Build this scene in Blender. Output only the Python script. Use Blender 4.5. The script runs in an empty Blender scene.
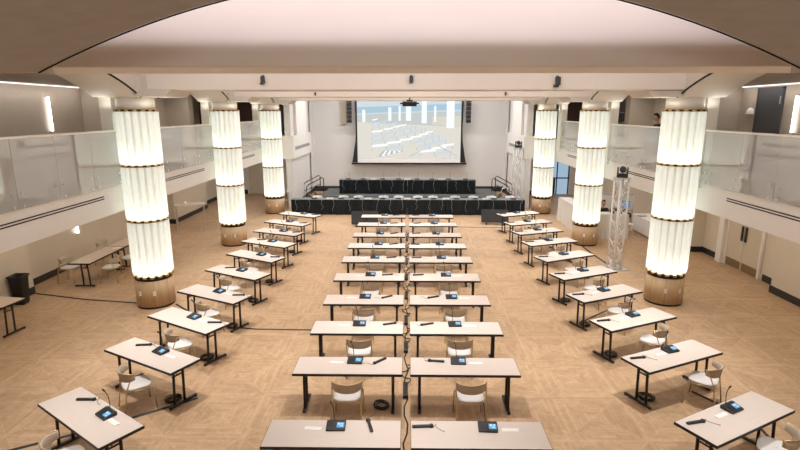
import bpy, math, random
from mathutils import Vector, Matrix
random.seed(7)
PI = math.pi
SC = bpy.context.scene
COL = SC.collection
S, Cc = math.sin, math.cos

# ------------------------------------------------------------------ materials
def new_mat(name):
    m = bpy.data.materials.new(name); m.use_nodes = True
    nt = m.node_tree; nt.nodes.clear()
    out = nt.nodes.new('ShaderNodeOutputMaterial')
    return m, nt, out
def N(nt, kind, **kw):
    n = nt.nodes.new(kind)
    for k, v in kw.items():
        if k.startswith('i_'): n.inputs[k[2:].replace('_', ' ')].default_value = v
        else: setattr(n, k, v)
    return n
def col(c): return (c[0], c[1], c[2], 1)
def srgb(r, g, b):
    f = lambda v: (v / 255 / 12.92) if v <= 10 else ((v / 255 + .055) / 1.055) ** 2.4
    return (f(r), f(g), f(b))
def pbr(name, c, rough=.6, metal=0., noise=0., scale=20., bump=0., emit=None, estr=0., stretch=(1, 1, 1), spec=.5, detail=3.):
    """Principled surface whose colour wanders a little with a noise texture."""
    m, nt, out = new_mat(name)
    p = N(nt, 'ShaderNodeBsdfPrincipled')
    p.inputs['Roughness'].default_value = rough; p.inputs['Metallic'].default_value = metal
    p.inputs['Specular IOR Level'].default_value = spec
    p.inputs['Base Color'].default_value = col(c)
    if noise or bump:
        tc = N(nt, 'ShaderNodeTexCoord'); mp = N(nt, 'ShaderNodeMapping')
        mp.inputs['Scale'].default_value = stretch
        nz = N(nt, 'ShaderNodeTexNoise'); nz.inputs['Scale'].default_value = scale; nz.inputs['Detail'].default_value = detail
        nt.links.new(tc.outputs['Object'], mp.inputs['Vector']); nt.links.new(mp.outputs[0], nz.inputs['Vector'])
        if noise:
            mx = N(nt, 'ShaderNodeMix', data_type='RGBA')
            mx.inputs[6].default_value = col([max(0, v * (1 - noise)) for v in c]); mx.inputs[7].default_value = col([min(1, v * (1 + noise)) for v in c])
            nt.links.new(nz.outputs['Fac'], mx.inputs[0]); nt.links.new(mx.outputs[2], p.inputs['Base Color'])
        if bump:
            b = N(nt, 'ShaderNodeBump'); b.inputs['Strength'].default_value = bump; b.inputs['Distance'].default_value = .02
            nt.links.new(nz.outputs['Fac'], b.inputs['Height']); nt.links.new(b.outputs[0], p.inputs['Normal'])
    if emit:
        p.inputs['Emission Color'].default_value = col(emit); p.inputs['Emission Strength'].default_value = estr
    nt.links.new(p.outputs[0], out.inputs[0])
    return m
def emis(name, c, s):
    m, nt, out = new_mat(name)
    e = N(nt, 'ShaderNodeEmission'); e.inputs[0].default_value = col(c); e.inputs[1].default_value = s
    nt.links.new(e.outputs[0], out.inputs[0]); return m
def glass_mat(name, tint, ior=1.5, rough=0., haze=.12):
    m, nt, out = new_mat(name)
    t = N(nt, 'ShaderNodeBsdfTransparent'); t.inputs[0].default_value = col(tint)
    g = N(nt, 'ShaderNodeBsdfGlossy'); g.inputs['Roughness'].default_value = rough
    f = N(nt, 'ShaderNodeFresnel'); f.inputs[0].default_value = ior
    mx = N(nt, 'ShaderNodeMixShader')
    ge = N(nt, 'ShaderNodeNewGeometry'); fr = N(nt, 'ShaderNodeMath', operation='SUBTRACT'); fr.inputs[0].default_value = 1.
    nt.links.new(ge.outputs['Backfacing'], fr.inputs[1])
    ml = N(nt, 'ShaderNodeMath', operation='MULTIPLY'); nt.links.new(f.outputs[0], ml.inputs[0]); nt.links.new(fr.outputs[0], ml.inputs[1])
    nt.links.new(ml.outputs[0], mx.inputs[0]); nt.links.new(t.outputs[0], mx.inputs[1]); nt.links.new(g.outputs[0], mx.inputs[2])
    d = N(nt, 'ShaderNodeBsdfDiffuse'); d.inputs[0].default_value = (.85, .83, .80, 1)
    m2 = N(nt, 'ShaderNodeMixShader'); m2.inputs[0].default_value = haze
    nt.links.new(mx.outputs[0], m2.inputs[1]); nt.links.new(d.outputs[0], m2.inputs[2])
    nt.links.new(m2.outputs[0], out.inputs[0]); return m
def shade_mat(name, c, estr):
    """Opal glass of the column lamps: lets the lamps inside through and glows itself."""
    m, nt, out = new_mat(name)
    t = N(nt, 'ShaderNodeBsdfTranslucent'); t.inputs[0].default_value = col(c)
    d = N(nt, 'ShaderNodeBsdfPrincipled'); d.inputs['Base Color'].default_value = col(c); d.inputs['Roughness'].default_value = .25
    d.inputs['Emission Color'].default_value = col(c); d.inputs['Emission Strength'].default_value = estr
    mx = N(nt, 'ShaderNodeMixShader'); mx.inputs[0].default_value = .5
    nt.links.new(t.outputs[0], mx.inputs[1]); nt.links.new(d.outputs[0], mx.inputs[2]); nt.links.new(mx.outputs[0], out.inputs[0])
    return m
def floor_mat():
    """Parquet panels: squares cut by their diagonals, each quarter laid with strips along its own edge."""
    m, nt, out = new_mat('parquet_oak')
    L = nt.links.new
    tc = N(nt, 'ShaderNodeTexCoord'); sp = N(nt, 'ShaderNodeSeparateXYZ'); L(tc.outputs['Object'], sp.inputs[0])
    def M(op, a, b=None, c=None):
        n = N(nt, 'ShaderNodeMath', operation=op)
        for i, v in enumerate((a, b, c)):
            if v is None: continue
            if isinstance(v, (int, float)): n.inputs[i].default_value = v
            else: L(v, n.inputs[i])
        return n.outputs[0]
    T = 1.25
    fx = M('DIVIDE', M('ADD', sp.outputs[0], .03), T); fy = M('DIVIDE', M('ADD', sp.outputs[1], .4), T)
    ix = M('FLOOR', fx); iy = M('FLOOR', fy)
    u = M('SUBTRACT', M('FRACT', fx), .5); v = M('SUBTRACT', M('FRACT', fy), .5)
    au = M('ABSOLUTE', u); av = M('ABSOLUTE', v)
    horiz = M('GREATER_THAN', av, au)                        # which pair of quarters
    mxd = M('MAXIMUM', au, av)
    strip = M('FLOOR', M('MULTIPLY', mxd, 18.))
    sfr = M('FRACT', M('MULTIPLY', mxd, 18.))
    along = M('ADD', M('MULTIPLY', u, horiz), M('MULTIPLY', v, M('SUBTRACT', 1., horiz)))
    side = M('ADD', M('GREATER_THAN', M('ADD', u, v), 0.), M('MULTIPLY', horiz, 2.))
    piece = M('FLOOR', M('ADD', M('MULTIPLY', along, 3.2), M('MULTIPLY', strip, .37)))
    cv = N(nt, 'ShaderNodeCombineXYZ')
    L(M('ADD', M('MULTIPLY', ix, 7.31), M('MULTIPLY', strip, 1.7)), cv.inputs[0]); L(M('ADD', M('MULTIPLY', iy, 5.17), piece), cv.inputs[1]); L(side, cv.inputs[2])
    wn = N(nt, 'ShaderNodeTexWhiteNoise', noise_dimensions='3D'); L(cv.outputs[0], wn.inputs['Vector'])
    cq = N(nt, 'ShaderNodeCombineXYZ'); L(ix, cq.inputs[0]); L(iy, cq.inputs[1]); L(side, cq.inputs[2])
    wq = N(nt, 'ShaderNodeTexWhiteNoise', noise_dimensions='3D'); L(cq.outputs[0], wq.inputs['Vector'])
    nz = N(nt, 'ShaderNodeTexNoise'); nz.inputs['Scale'].default_value = 4.5; nz.inputs['Detail'].default_value = 7.; nz.inputs['Roughness'].default_value = .65; nz.inputs['Distortion'].default_value = 2.2
    L(tc.outputs['Object'], nz.inputs['Vector'])
    t = M('ADD', M('MULTIPLY', wn.outputs['Value'], .20), M('ADD', M('MULTIPLY', wq.outputs['Value'], .13), M('MULTIPLY', nz.outputs['Fac'], .74)))
    ramp = N(nt, 'ShaderNodeValToRGB')
    ramp.color_ramp.elements[0].position = .15; ramp.color_ramp.elements[0].color = col(FLOOR_D)
    ramp.color_ramp.elements[1].position = .9; ramp.color_ramp.elements[1].color = col(FLOOR_L)
    L(t, ramp.inputs[0])
    # pale joint lines: panel borders and diagonals; thin dark joints between strips
    border = M('GREATER_THAN', mxd, .490)
    diag = M('LESS_THAN', M('ABSOLUTE', M('SUBTRACT', au, av)), .009)
    pale = M('MAXIMUM', border, diag)
    joint = M('MULTIPLY', M('LESS_THAN', sfr, .08), .35)
    m1 = N(nt, 'ShaderNodeMix', data_type='RGBA'); L(M('MULTIPLY', pale, .17), m1.inputs[0]); L(ramp.outputs[0], m1.inputs[6]); m1.inputs[7].default_value = col(FLOOR_J)
    m2 = N(nt, 'ShaderNodeMix', data_type='RGBA'); L(joint, m2.inputs[0]); L(m1.outputs[2], m2.inputs[6]); m2.inputs[7].default_value = col([v * .7 for v in FLOOR_D])
    p = N(nt, 'ShaderNodeBsdfPrincipled'); p.inputs['Roughness'].default_value = .42; p.inputs['Specular IOR Level'].default_value = .35
    L(m2.outputs[2], p.inputs['Base Color']); L(p.outputs[0], out.inputs[0])
    return m
FLOOR_D, FLOOR_L, FLOOR_J = (.30, .187, .10), (.62, .43, .27), (.70, .54, .38)

M_ = dict(
    floor=floor_mat(),
    white=pbr('white_paint', (.80, .77, .73), .6, noise=.03, scale=3.),
    stagewhite=pbr('stage_wall_paint', (.72, .70, .685), .6, noise=.03, scale=1.5),
    beige=pbr('beige_wall_paint', (.66, .59, .48), .65, noise=.05, scale=2.),
    tanwall=pbr('taupe_wall_paint', (.50, .43, .345), .7, noise=.06, scale=4.),
    plaster=pbr('tan_plaster', (.40, .32, .24), .8, noise=.14, scale=3., bump=.15, stretch=(1, 1, 5), detail=6.),
    soffit=pbr('shaded_plaster', (.64, .59, .53), .75, noise=.05, scale=4.),  # darker light on spandrels and brackets is put into this grey
    ceilp=pbr('ceiling_paint', (.78, .72, .66), .7, noise=.02, scale=2.),
    vault=pbr('vault_paint', (.78, .715, .68), .7, noise=.03, scale=2.),
    cream=pbr('cream_plaster', (.86, .82, .74), .6, noise=.04, scale=4.),
    basebd=pbr('charcoal_tile', (.022, .022, .024), .4, noise=.2, scale=6.),
    blackline=pbr('black_shadow_gap', (.008, .007, .006), .8),
    oak=pbr('light_oak_veneer', (.52, .36, .21), .45, noise=.25, scale=5., stretch=(3, 3, .35), detail=6.),
    gold=pbr('brass', (.62, .44, .2), .35, metal=.9, noise=.1, scale=30.),
    bronze=pbr('dark_bronze', (.05, .035, .02), .45, metal=.5, noise=.2, scale=40.),
    blackmetal=pbr('black_powder_coat', (.012, .012, .014), .42, noise=.2, scale=40.),
    blackplastic=pbr('black_plastic', (.016, .017, .02), .38, noise=.15, scale=60.),
    edge=pbr('black_rubber_edge', (.01, .01, .011), .5, noise=.1, scale=50.),
    laminate=pbr('pale_ash_laminate', (.66, .58, .53), .45, noise=.06, scale=14., stretch=(.25, 3, 1), detail=5.),
    laminate_dim=pbr('walnut_grey_laminate', (.52, .42, .34), .45, noise=.08, scale=12., stretch=(.25, 3, 1), detail=5.),
    champagne=pbr('champagne_steel', (.62, .48, .28), .35, metal=.75, noise=.06, scale=30.),
    fabric=pbr('taupe_upholstery', (.54, .455, .36), .85, noise=.1, scale=70., bump=.1),
    seat=pbr('pale_grey_shell', (.70, .68, .67), .55, noise=.04, scale=30.),
    paper=pbr('white_card', (.85, .84, .83), .7, noise=.02, scale=20.),
    lcd=emis('blue_display', (.16, .50, .85), .95),
    lcdw=emis('white_display_digits', (.75, .92, 1.), 1.),
    cable=pbr('black_cable', (.012, .011, .011), .55, noise=.2, scale=50.),
    palewire=pbr('pale_grey_wire', (.42, .42, .41), .5, noise=.1, scale=40.),
    wire=pbr('grey_wire', (.08, .07, .06), .5, noise=.1, scale=50.),
    cloth=pbr('black_table_linen', (.010, .015, .019), .6, noise=.6, scale=3., bump=.9, detail=8.),
    drape=pbr('ivory_table_drape', (.70, .67, .62), .8, noise=.04, scale=4., bump=.3),
    steel=pbr('brushed_steel', (.6, .6, .6), .35, metal=.9, noise=.1, scale=30.),
    truss=pbr('aluminium_truss', (.78, .77, .76), .45, metal=.1, noise=.06, scale=30.),
    stage=pbr('grey_stage_carpet', (.10, .105, .105), .9, noise=.2, scale=60., bump=.2),
    brown=pbr('brown_wood_panel', (.085, .04, .025), .5, noise=.35, scale=4., stretch=(6, 6, .4)),
    doorgrey=pbr('charcoal_door_paint', (.06, .065, .07), .45, noise=.1, scale=8.),
    doorbeige=pbr('beige_door_paint', (.62, .55, .43), .5, noise=.04, scale=6.),
    kick=pbr('bronze_kick_plate', (.28, .20, .11), .4, metal=.6, noise=.1, scale=20.),
    carpet=pbr('balcony_carpet', (.30, .25, .20), .9, noise=.15, scale=40.),
    glass=glass_mat('balustrade_glass', (.88, .90, .89), 3.6, 0., .27),
    shade=shade_mat('opal_glass', (.97, 1., .945), .50), web=shade_mat('opal_web_darkened', (.82, .82, .73), .33),
    core=emis('lamp_core', (1., .96, .86), .55),
    led=emis('led_ring', (.97, 1., .96), 8.5),
    cove=emis('cove_strip', (1., .90, .90), 1.4),
    sconce=emis('sconce_tube', (1., .94, .92), 5.),
    exitred=emis('exit_red', (.9, .05, .03), 1.6),
    daylight=emis('daylight_glass', (.50, .68, .88), .7),
    skin=pbr('skin', (.55, .29, .19), .5, noise=.08, scale=30.),
    hair=pbr('dark_hair', (.012, .009, .008), .5, noise=.3, scale=80., bump=.3),
    darkcloth=pbr('dark_clothing', (.016, .018, .021), .85, noise=.3, scale=40., bump=.2),
    eye=pbr('eye', (.05, .03, .02), .2),
    rubber=pbr('bin_plastic', (.010, .011, .013), .45, noise=.15, scale=30.),
    bluebox=pbr('blue_display_panel', (.10, .32, .62), .4, emit=(.12, .42, .85), estr=.5),
    board=pbr('whiteboard', (.72, .71, .70), .3, noise=.02, scale=5.),
)

# ------------------------------------------------------------------ mesh builder
class MB:
    def __init__(s): s.v = []; s.f = []; s.m = []; s.sm = []
    def add(s, vs, fs, mi=0, smooth=False, mat=None):
        o = len(s.v)
        if mat is not None: vs = [mat @ Vector(v) for v in vs]
        s.v += [tuple(v) for v in vs]; s.f += [tuple(i + o for i in f) for f in fs]
        s.m += [mi] * len(fs); s.sm += [smooth] * len(fs); return s
    def box(s, x0, x1, y0, y1, z0, z1, mi=0, mat=None):
        vs = [(x, y, z) for z in (z0, z1) for y in (y0, y1) for x in (x0, x1)]
        fs = [(0, 2, 3, 1), (4, 5, 7, 6), (0, 1, 5, 4), (2, 6, 7, 3), (0, 4, 6, 2), (1, 3, 7, 5)]
        return s.add(vs, fs, mi, False, mat)
    def cbox(s, c, d, mi=0, rot=None):
        mat = Matrix.Translation(c)
        if rot is not None: mat = mat @ rot
        return s.box(-d[0] / 2, d[0] / 2, -d[1] / 2, d[1] / 2, -d[2] / 2, d[2] / 2, mi, mat)
    def tube(s, pts, r, n=8, mi=0, caps=True, smooth=True):
        pts = [Vector(p) for p in pts]; R = r if isinstance(r, (list, tuple)) else [r] * len(pts)
        o = len(s.v); up = None
        for i, p in enumerate(pts):
            t = (pts[min(i + 1, len(pts) - 1)] - pts[max(i - 1, 0)])
            if t.length < 1e-9: t = Vector((0, 0, 1))
            t.normalize()
            if up is None: up = Vector((0, 0, 1)) if abs(t.z) < .9 else Vector((1, 0, 0))
            a = t.cross(up)
            if a.length < 1e-6: a = t.cross(Vector((0, 1, 0)))
            a.normalize(); b = a.cross(t); up = b
            for k in range(n):
                q = 2 * PI * k / n; s.v.append(tuple(p + (a * Cc(q) + b * S(q)) * R[i]))
        for i in range(len(pts) - 1):
            for k in range(n):
                k2 = (k + 1) % n
                s.f.append((o + i * n + k, o + i * n + k2, o + (i + 1) * n + k2, o + (i + 1) * n + k)); s.m.append(mi); s.sm.append(smooth)
        if caps:
            s.f.append(tuple(o + k for k in reversed(range(n)))); s.m.append(mi); s.sm.append(False)
            e = o + (len(pts) - 1) * n
            s.f.append(tuple(e + k for k in range(n))); s.m.append(mi); s.sm.append(False)
        return s
    def lathe(s, prof, n=32, mi=0, c=(0, 0), smooth=True):
        o = len(s.v)
        for r, z in prof:
            for k in range(n):
                q = 2 * PI * k / n; s.v.append((c[0] + r * Cc(q), c[1] + r * S(q), z))
        for i in range(len(prof) - 1):
            for k in range(n):
                k2 = (k + 1) % n
                s.f.append((o + i * n + k, o + i * n + k2, o + (i + 1) * n + k2, o + (i + 1) * n + k)); s.m.append(mi); s.sm.append(smooth)
        for i, rev in ((0, True), (len(prof) - 1, False)):
            if prof[i][0] > 1e-5:
                r_ = range(n); r_ = reversed(r_) if rev else r_
                s.f.append(tuple(o + i * n + k for k in r_)); s.m.append(mi); s.sm.append(False)
        return s
    def prism(s, poly, axis, a, b, mi=0, smooth=False):
        """Extrude a 2-D outline along 'x', 'y' or 'z' from a to b."""
        f = {'x': lambda p, t: (t, p[0], p[1]), 'y': lambda p, t: (p[0], t, p[1]), 'z': lambda p, t: (p[0], p[1], t)}[axis]
        n = len(poly); vs = [f(p, a) for p in poly] + [f(p, b) for p in poly]
        fs = [tuple(range(n)), tuple(reversed(range(n, 2 * n)))] + [(i, i + n, (i + 1) % n + n, (i + 1) % n) for i in range(n)]
        return s.add(vs, fs, mi, smooth)
    def grid(s, rows, mi=0, smooth=True, closed=False):
        n = len(rows[0]); o = len(s.v)
        for r in rows: s.v += [tuple(p) for p in r]
        for i in range(len(rows) - 1):
            for k in range(n if closed else n - 1):
                k2 = (k + 1) % n
                s.f.append((o + i * n + k, o + i * n + k2, o + (i + 1) * n + k2, o + (i + 1) * n + k)); s.m.append(mi); s.sm.append(smooth)
        return s
    def ball(s, c, r, n=14, k=9, mi=0):
        rx, ry, rz = r if isinstance(r, tuple) else (r, r, r)
        rows = []
        for i in range(k + 1):
            t = PI * i / k
            rows.append([(c[0] + rx * S(t) * Cc(2 * PI * j / n), c[1] + ry * S(t) * S(2 * PI * j / n), c[2] + rz * Cc(t)) for j in range(n)])
        return s.grid(rows, mi, True, True)
    def build(s, name, mats, parent=None, bevel=0., segs=2):
        me = bpy.data.meshes.new(name); me.from_pydata(s.v, [], s.f)
        for m in (mats if isinstance(mats, (list, tuple)) else [mats]): me.materials.append(M_[m] if isinstance(m, str) else m)
        me.polygons.foreach_set('material_index', s.m); me.polygons.foreach_set('use_smooth', s.sm); me.update()
        o = bpy.data.objects.new(name, me); COL.objects.link(o)
        if parent: o.parent = parent
        if bevel:
            b = o.modifiers.new('bevel', 'BEVEL'); b.width = bevel; b.segments = segs; b.limit_method = 'ANGLE'
        return o

def tag(o, label, cat, group=None, kind=None):
    o['label'] = label; o['category'] = cat
    if group: o['group'] = group
    if kind: o['kind'] = kind
    return o
def thing(name, label, cat, loc=(0, 0, 0), rz=0., group=None, kind=None):
    o = bpy.data.objects.new(name, None); COL.objects.link(o); o.empty_display_size = .1
    o.location = loc; o.rotation_euler = (0, 0, rz)
    return tag(o, label, cat, group, kind)
def struct(mb, name, mats, label, cat, bevel=0.):
    return tag(mb.build(name, mats, None, bevel), label, cat, None, 'structure')
def dup(root, loc, rz, label, group=None):
    r = root.copy(); COL.objects.link(r); r.location = loc; r.rotation_euler = (0, 0, rz); r['label'] = label
    if group: r['group'] = group
    for ch in list(root.children):
        c = ch.copy(); COL.objects.link(c); c.parent = r
        for g in list(ch.children):
            d = g.copy(); COL.objects.link(d); d.parent = c
    return r
def arc(cx, cy, r, a0, a1, n): return [(cx + r * Cc(a0 + (a1 - a0) * i / n), cy + r * S(a0 + (a1 - a0) * i / n)) for i in range(n + 1)]
ORD = ['first', 'second', 'third', 'fourth', 'fifth', 'sixth', 'seventh', 'eighth', 'ninth', 'tenth']

# ------------------------------------------------------------------ layout numbers
HC = 4.95                                    # camera height
XL, XR = -7.17, 7.40                         # balcony fronts
CX = {'left': -6.61, 'right': 6.76}          # column rows
CY = {'left': [12.78, 19.03, 25.28], 'right': [13.17, 19.28, 25.45]}
BEAM_Y = [6.55, 12.95, 19.15, 25.4]
ZB = 5.43                                    # underside of the cross beams
Y0, Y1 = -3.0, 33.0

# ------------------------------------------------------------------ room shell
struct(MB().box(-11.2, 11.2, Y0, Y1 + .3, -.2, 0), 'floor', 'floor', 'oak parquet floor laid in large squares cut by diagonals', 'floor')
struct(MB().box(-11.4, 11.4, Y0, Y1 + .3, 7.6, 7.8), 'ceiling', 'ceilp', 'plain flat ceiling above the cross beams', 'ceiling')
struct(MB().box(-11.4, 11.4, Y0 - .2, Y0, -.2, 7.8), 'wall_rear', 'beige', 'beige end wall behind the viewer', 'wall')

def side_wall(sg, name):
    """Hall side under and above the balcony: piers, recesses, upper wall."""
    mb = MB()
    xo = 11.3
    def seg(x, y0, y1): mb.box(min(sg * x, sg * xo), max(sg * x, sg * xo), y0, y1, 0, 2.6, 0)
    if sg < 0:
        for x, a, b in ((10.37, Y0, 13.5), (10.85, 13.5, 19.6), (10.6, 19.6, 20.6), (10.85, 20.6, 22.6), (10.45, 22.6, 26.4), (10.9, 26.4, Y1)): seg(x, a, b)
    else:
        for x, a, b in ((10.15, Y0, 13.9), (10.6, 13.9, 18.13), (10.2, 18.13, 20.6), (10.6, 20.6, Y1)): seg(x, a, b)
        mb.box(10.42, 10.6, 16.78, 17.05, 0, 2.6, 1)
    # upper wall
    mb.box(min(sg * 10.8, sg * xo), max(sg * 10.8, sg * xo), Y0, Y1, 3.05, 7.6, 2)
    return struct(mb, name, ['beige', 'white', 'tanwall'], f'{"left" if sg < 0 else "right"} hall wall, beige below the balcony and taupe above it', 'wall')
side_wall(-1, 'wall_left'); side_wall(1, 'wall_right')

def baseboards(sg, name, runs):
    mb = MB()
    for x, a, b in runs: mb.box(min(sg * x, sg * (x - .02)), max(sg * x, sg * (x - .02)), a, b, 0, .2)
    return struct(mb, name, 'basebd', f'charcoal skirting along the {"left" if sg < 0 else "right"} wall under the balcony', 'baseboard')
baseboards(-1, 'baseboard_left', ((10.37, Y0, 13.5), (10.85, 13.5, 19.6), (10.6, 19.6, 20.6), (10.85, 20.6, 22.6), (10.45, 22.6, 26.4), (10.9, 26.4, Y1)))
baseboards(1, 'baseboard_right', ((10.15, Y0, 13.9), (10.6, 13.9, 14.9), (10.6, 17.07, 18.1), (10.2, 18.13, 20.6), (10.6, 20.6, Y1)))
mb = MB()
mb.box(-10.87, -10.37, 13.5, 13.52, 0, .2); mb.box(-10.87, -10.45, 22.58, 22.6, 0, .2); mb.box(10.2, 10.6, 18.11, 18.13, 0, .2); mb.box(10.13, 10.6, 13.9, 13.92, 0, .2)
struct(mb, 'baseboard_returns', 'basebd', 'charcoal skirting turning the corners of the wall piers', 'baseboard')

# end walls: stage wall between the corner blocks, outer parts under the balconies
mb = MB()
mb.box(-5.9, 6.0, 32.4, 32.7, 0, 7.6, 0)
mb.box(-11.2, -5.9, 31.2, 31.5, 0, 7.6, 1); mb.box(6.0, 8.55, 31.2, 31.5, 0, 7.6, 1); mb.box(9.75, 11.2, 31.2, 31.5, 0, 7.6, 1); mb.box(8.55, 9.75, 31.2, 31.5, 2.35, 7.6, 1)
mb.box(-6.2, -5.9, 26.3, 32.5, 0, 7.6, 0); mb.box(6.0, 6.3, 26.6, 32.5, 0, 7.6, 0)
struct(mb, 'wall_back', ['stagewhite', 'white'], 'white stage wall with its side walls at the far end', 'wall')
mb = MB(); mb.box(-5.9, 6.0, 32.37, 32.4, 0, .32); mb.box(-5.9, -5.87, 26.3, 32.37, 0, .25); mb.box(5.97, 6.0, 26.6, 32.37, 0, .25); mb.box(6.0, 8.5, 31.17, 31.2, 0, .25); mb.box(-11., -9.7, 31.17, 31.2, 0, .25)
struct(mb, 'baseboard_back', 'basebd', 'dark skirting along the white stage wall', 'baseboard')

def balcony(sg, X, name_f, side):
    a, b = (X, X + .28 * sg)
    lo, hi = min(a, b), max(a, b)
    yend = 26.2 if sg < 0 else 26.5
    mb = MB().box(lo, hi, Y0, yend, 2.50, 3.60, 0)
    struct(mb, name_f, 'white', f'white balcony front along the {side} side of the hall', 'balcony front')
    mb = MB().box(min(b, sg * 11.2), max(b, sg * 11.2), Y0, Y1 - 1.8, 2.50, 2.85, 0); mb.box(min(b, sg * 10.85), max(b, sg * 10.85), Y0, Y1 - 1.8, 2.85, 3.05, 1)
    struct(mb, f'floor_balcony_{side}', ['beige', 'carpet'], f'balcony deck on the {side} side, beige underneath', 'floor')
    mb = MB().box(min(sg * 7.7, sg * 11.2), max(sg * 7.7, sg * 11.2), Y0, Y1 - 1.8, 5.72, 5.9, 0)
    struct(mb, f'ceiling_balcony_{side}', 'tanwall', f'low taupe ceiling over the {side} balcony', 'ceiling')
    # corner block beside the stage
    x_in = -5.76 if sg < 0 else 5.88
    mb = MB().box(min(x_in, sg * 7.4), max(x_in, sg * 7.4), yend, 31.0, 2.57, 3.72, 0)
    mb.box(min(x_in, sg * 6.3) + (.05 if sg < 0 else 0), max(x_in, sg * 6.3) - (.05 if sg > 0 else 0), yend + .9, 29.8, 3.72, 7.6, 0)
    struct(mb, f'trim_corner_{side}', 'white', f'white boxed balcony end beside the stage on the {side}', 'trim')
    # slot diffusers
    sl = thing('slot_diffuser', f'pair of thin black air slots low on the {side} balcony front', 'air vent', (0, 0, 0))
    sl['group'] = 'air slots'
    for z in (2.92, 2.975):
        for y0, y1 in ((Y0 + 3, 11.95), (14.1, 18.1), (20.5, 24.2)):
            MB().box(*sorted((X + .0005 * sg, X - .006 * sg)), y0, y1, z - .012, z + .012).build('slot', 'blackline', sl)
    g = MB(); g.box(*((x_in - .0005, x_in + .012) if sg < 0 else (x_in - .012, x_in + .0005)), yend + .4, 30.4, 3.0, 3.16)
    tag(g.build('wall_grille', pbr('grey_vent', (.30, .30, .30), .6)), f'grey slotted grille in the white balcony end at the stage {side}', 'air vent')
balcony(-1, XL, 'trim_balcony_left', 'left'); balcony(1, XR, 'trim_balcony_right', 'right')

# glass balustrades with point fixings
def balustrade(sg, X, side):
    t = thing('glass_balustrade', f'clear glass balustrade with a pale top rail on the {side} balcony', 'balustrade', (X, 8.05, 3.1))
    n = 15
    for k in range(n):
        y = k * 1.18
        MB().box(*((.03, .045) if sg < 0 else (-.045, -.03)), y + .003, y + 1.177, .08, 1.36).build('glass_panel', 'glass', t)
    n_ = n * 1.18
    MB().box(*((.0, .05) if sg < 0 else (-.05, .0)), 0, n_, 1.36, 1.40).build('top_rail', 'cream', t)
    for k in range(n + 1):
        for dy in (-.12, .12):
            for z in (.13, .36):
                if 0 < k * 1.18 + dy < n_: MB().tube([(-.0005 * (-sg), k * 1.18 + dy, z), (-sg * .055, k * 1.18 + dy, z)], .027, 10).build('standoff', 'steel', t)
balustrade(-1, XL, 'left'); balustrade(1, XR, 'right')

# ------------------------------------------------------------------ cross beams, arches, brackets
for i, y in enumerate(BEAM_Y):
    mb = MB()
    if i == 0:
        mb.box(-8.5, 8.5, y - .5, y + .5, ZB, 5.62, 0)
    else:
        mb.box(-6.5, 6.6, y - .5, y + .5, ZB, 7.6, 0)
    struct(mb, f'trim_beam_{i + 1}', 'ceilp', ['nearest cream cross beam spanning the full picture width', 'cream cross beam between the nearest pair of lit columns', 'cream cross beam between the middle pair of lit columns', 'cream cross beam in front of the projection screen'][i], 'beam', .02)
# vault face above the nearest beam: upright, then sweeping back and up
prof = [(6.05, 5.60), (6.055, 5.65), (6.075, 5.70), (6.12, 5.755), (6.20, 5.83), (6.34, 5.94), (6.58, 6.13), (6.85, 6.42), (7.02, 6.75), (7.08, 7.2), (7.08, 7.6)]
mb = MB(); mb.grid([[(-8.5, a, b) for a, b in prof], [(8.5, a, b) for a, b in prof]])
mb.grid([[(8.5, a + .15, b) for a, b in prof], [(-8.5, a + .15, b) for a, b in prof]])
struct(mb, 'ceiling_vault', 'vault', 'smooth pale vault glowing above the nearest cross beam', 'ceiling')
# tan arch in front of it
YA0, YA1 = 5.3, 5.55
AC, AH, ZS0, ZS1 = .107, 3.80, 5.326, 6.216            # arch centre, half span, springing and crown heights
inner = []
for i in range(61):
    u = -1 + 2 * i / 60
    inner.append((AC + AH * u, ZS0 + (ZS1 - ZS0) * (1 - u * u)))
mb = MB()
# spandrel: left cheek, right cheek, the strip over the arch, built as quads along the arch
top = 7.6
def face(y): return [[(x, y, z) for x, z in inner], [(x, y, top) for x, z in inner]]
mb.grid(face(YA0), 0, False); mb.grid([[(x, YA1, z + .16) for x, z in inner], [(x, YA1, top) for x, z in inner]][::-1], 0, False)
mb.grid([[(x, YA0, z) for x, z in inner], [(x, YA1, z + .16) for x, z in inner]][::-1], 0, True)
for sg in (-1, 1):
    a, b = sorted((AC + sg * AH, sg * 9.5)); mb.box(a, b, YA0, YA1, ZS0, top, 0)
struct(mb, 'trim_arch', 'plaster', 'broad tan plaster arch across the top of the view', 'arch')
mb = MB()
mb.tube([(x, YA0 + .02, z - .004) for x, z in inner], .008, 6)  # black tube drawn for the shade in the gap
struct(mb, 'trim_arch_gap', 'blackline', 'thin dark line along the edge of the tan arch', 'trim')

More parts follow.
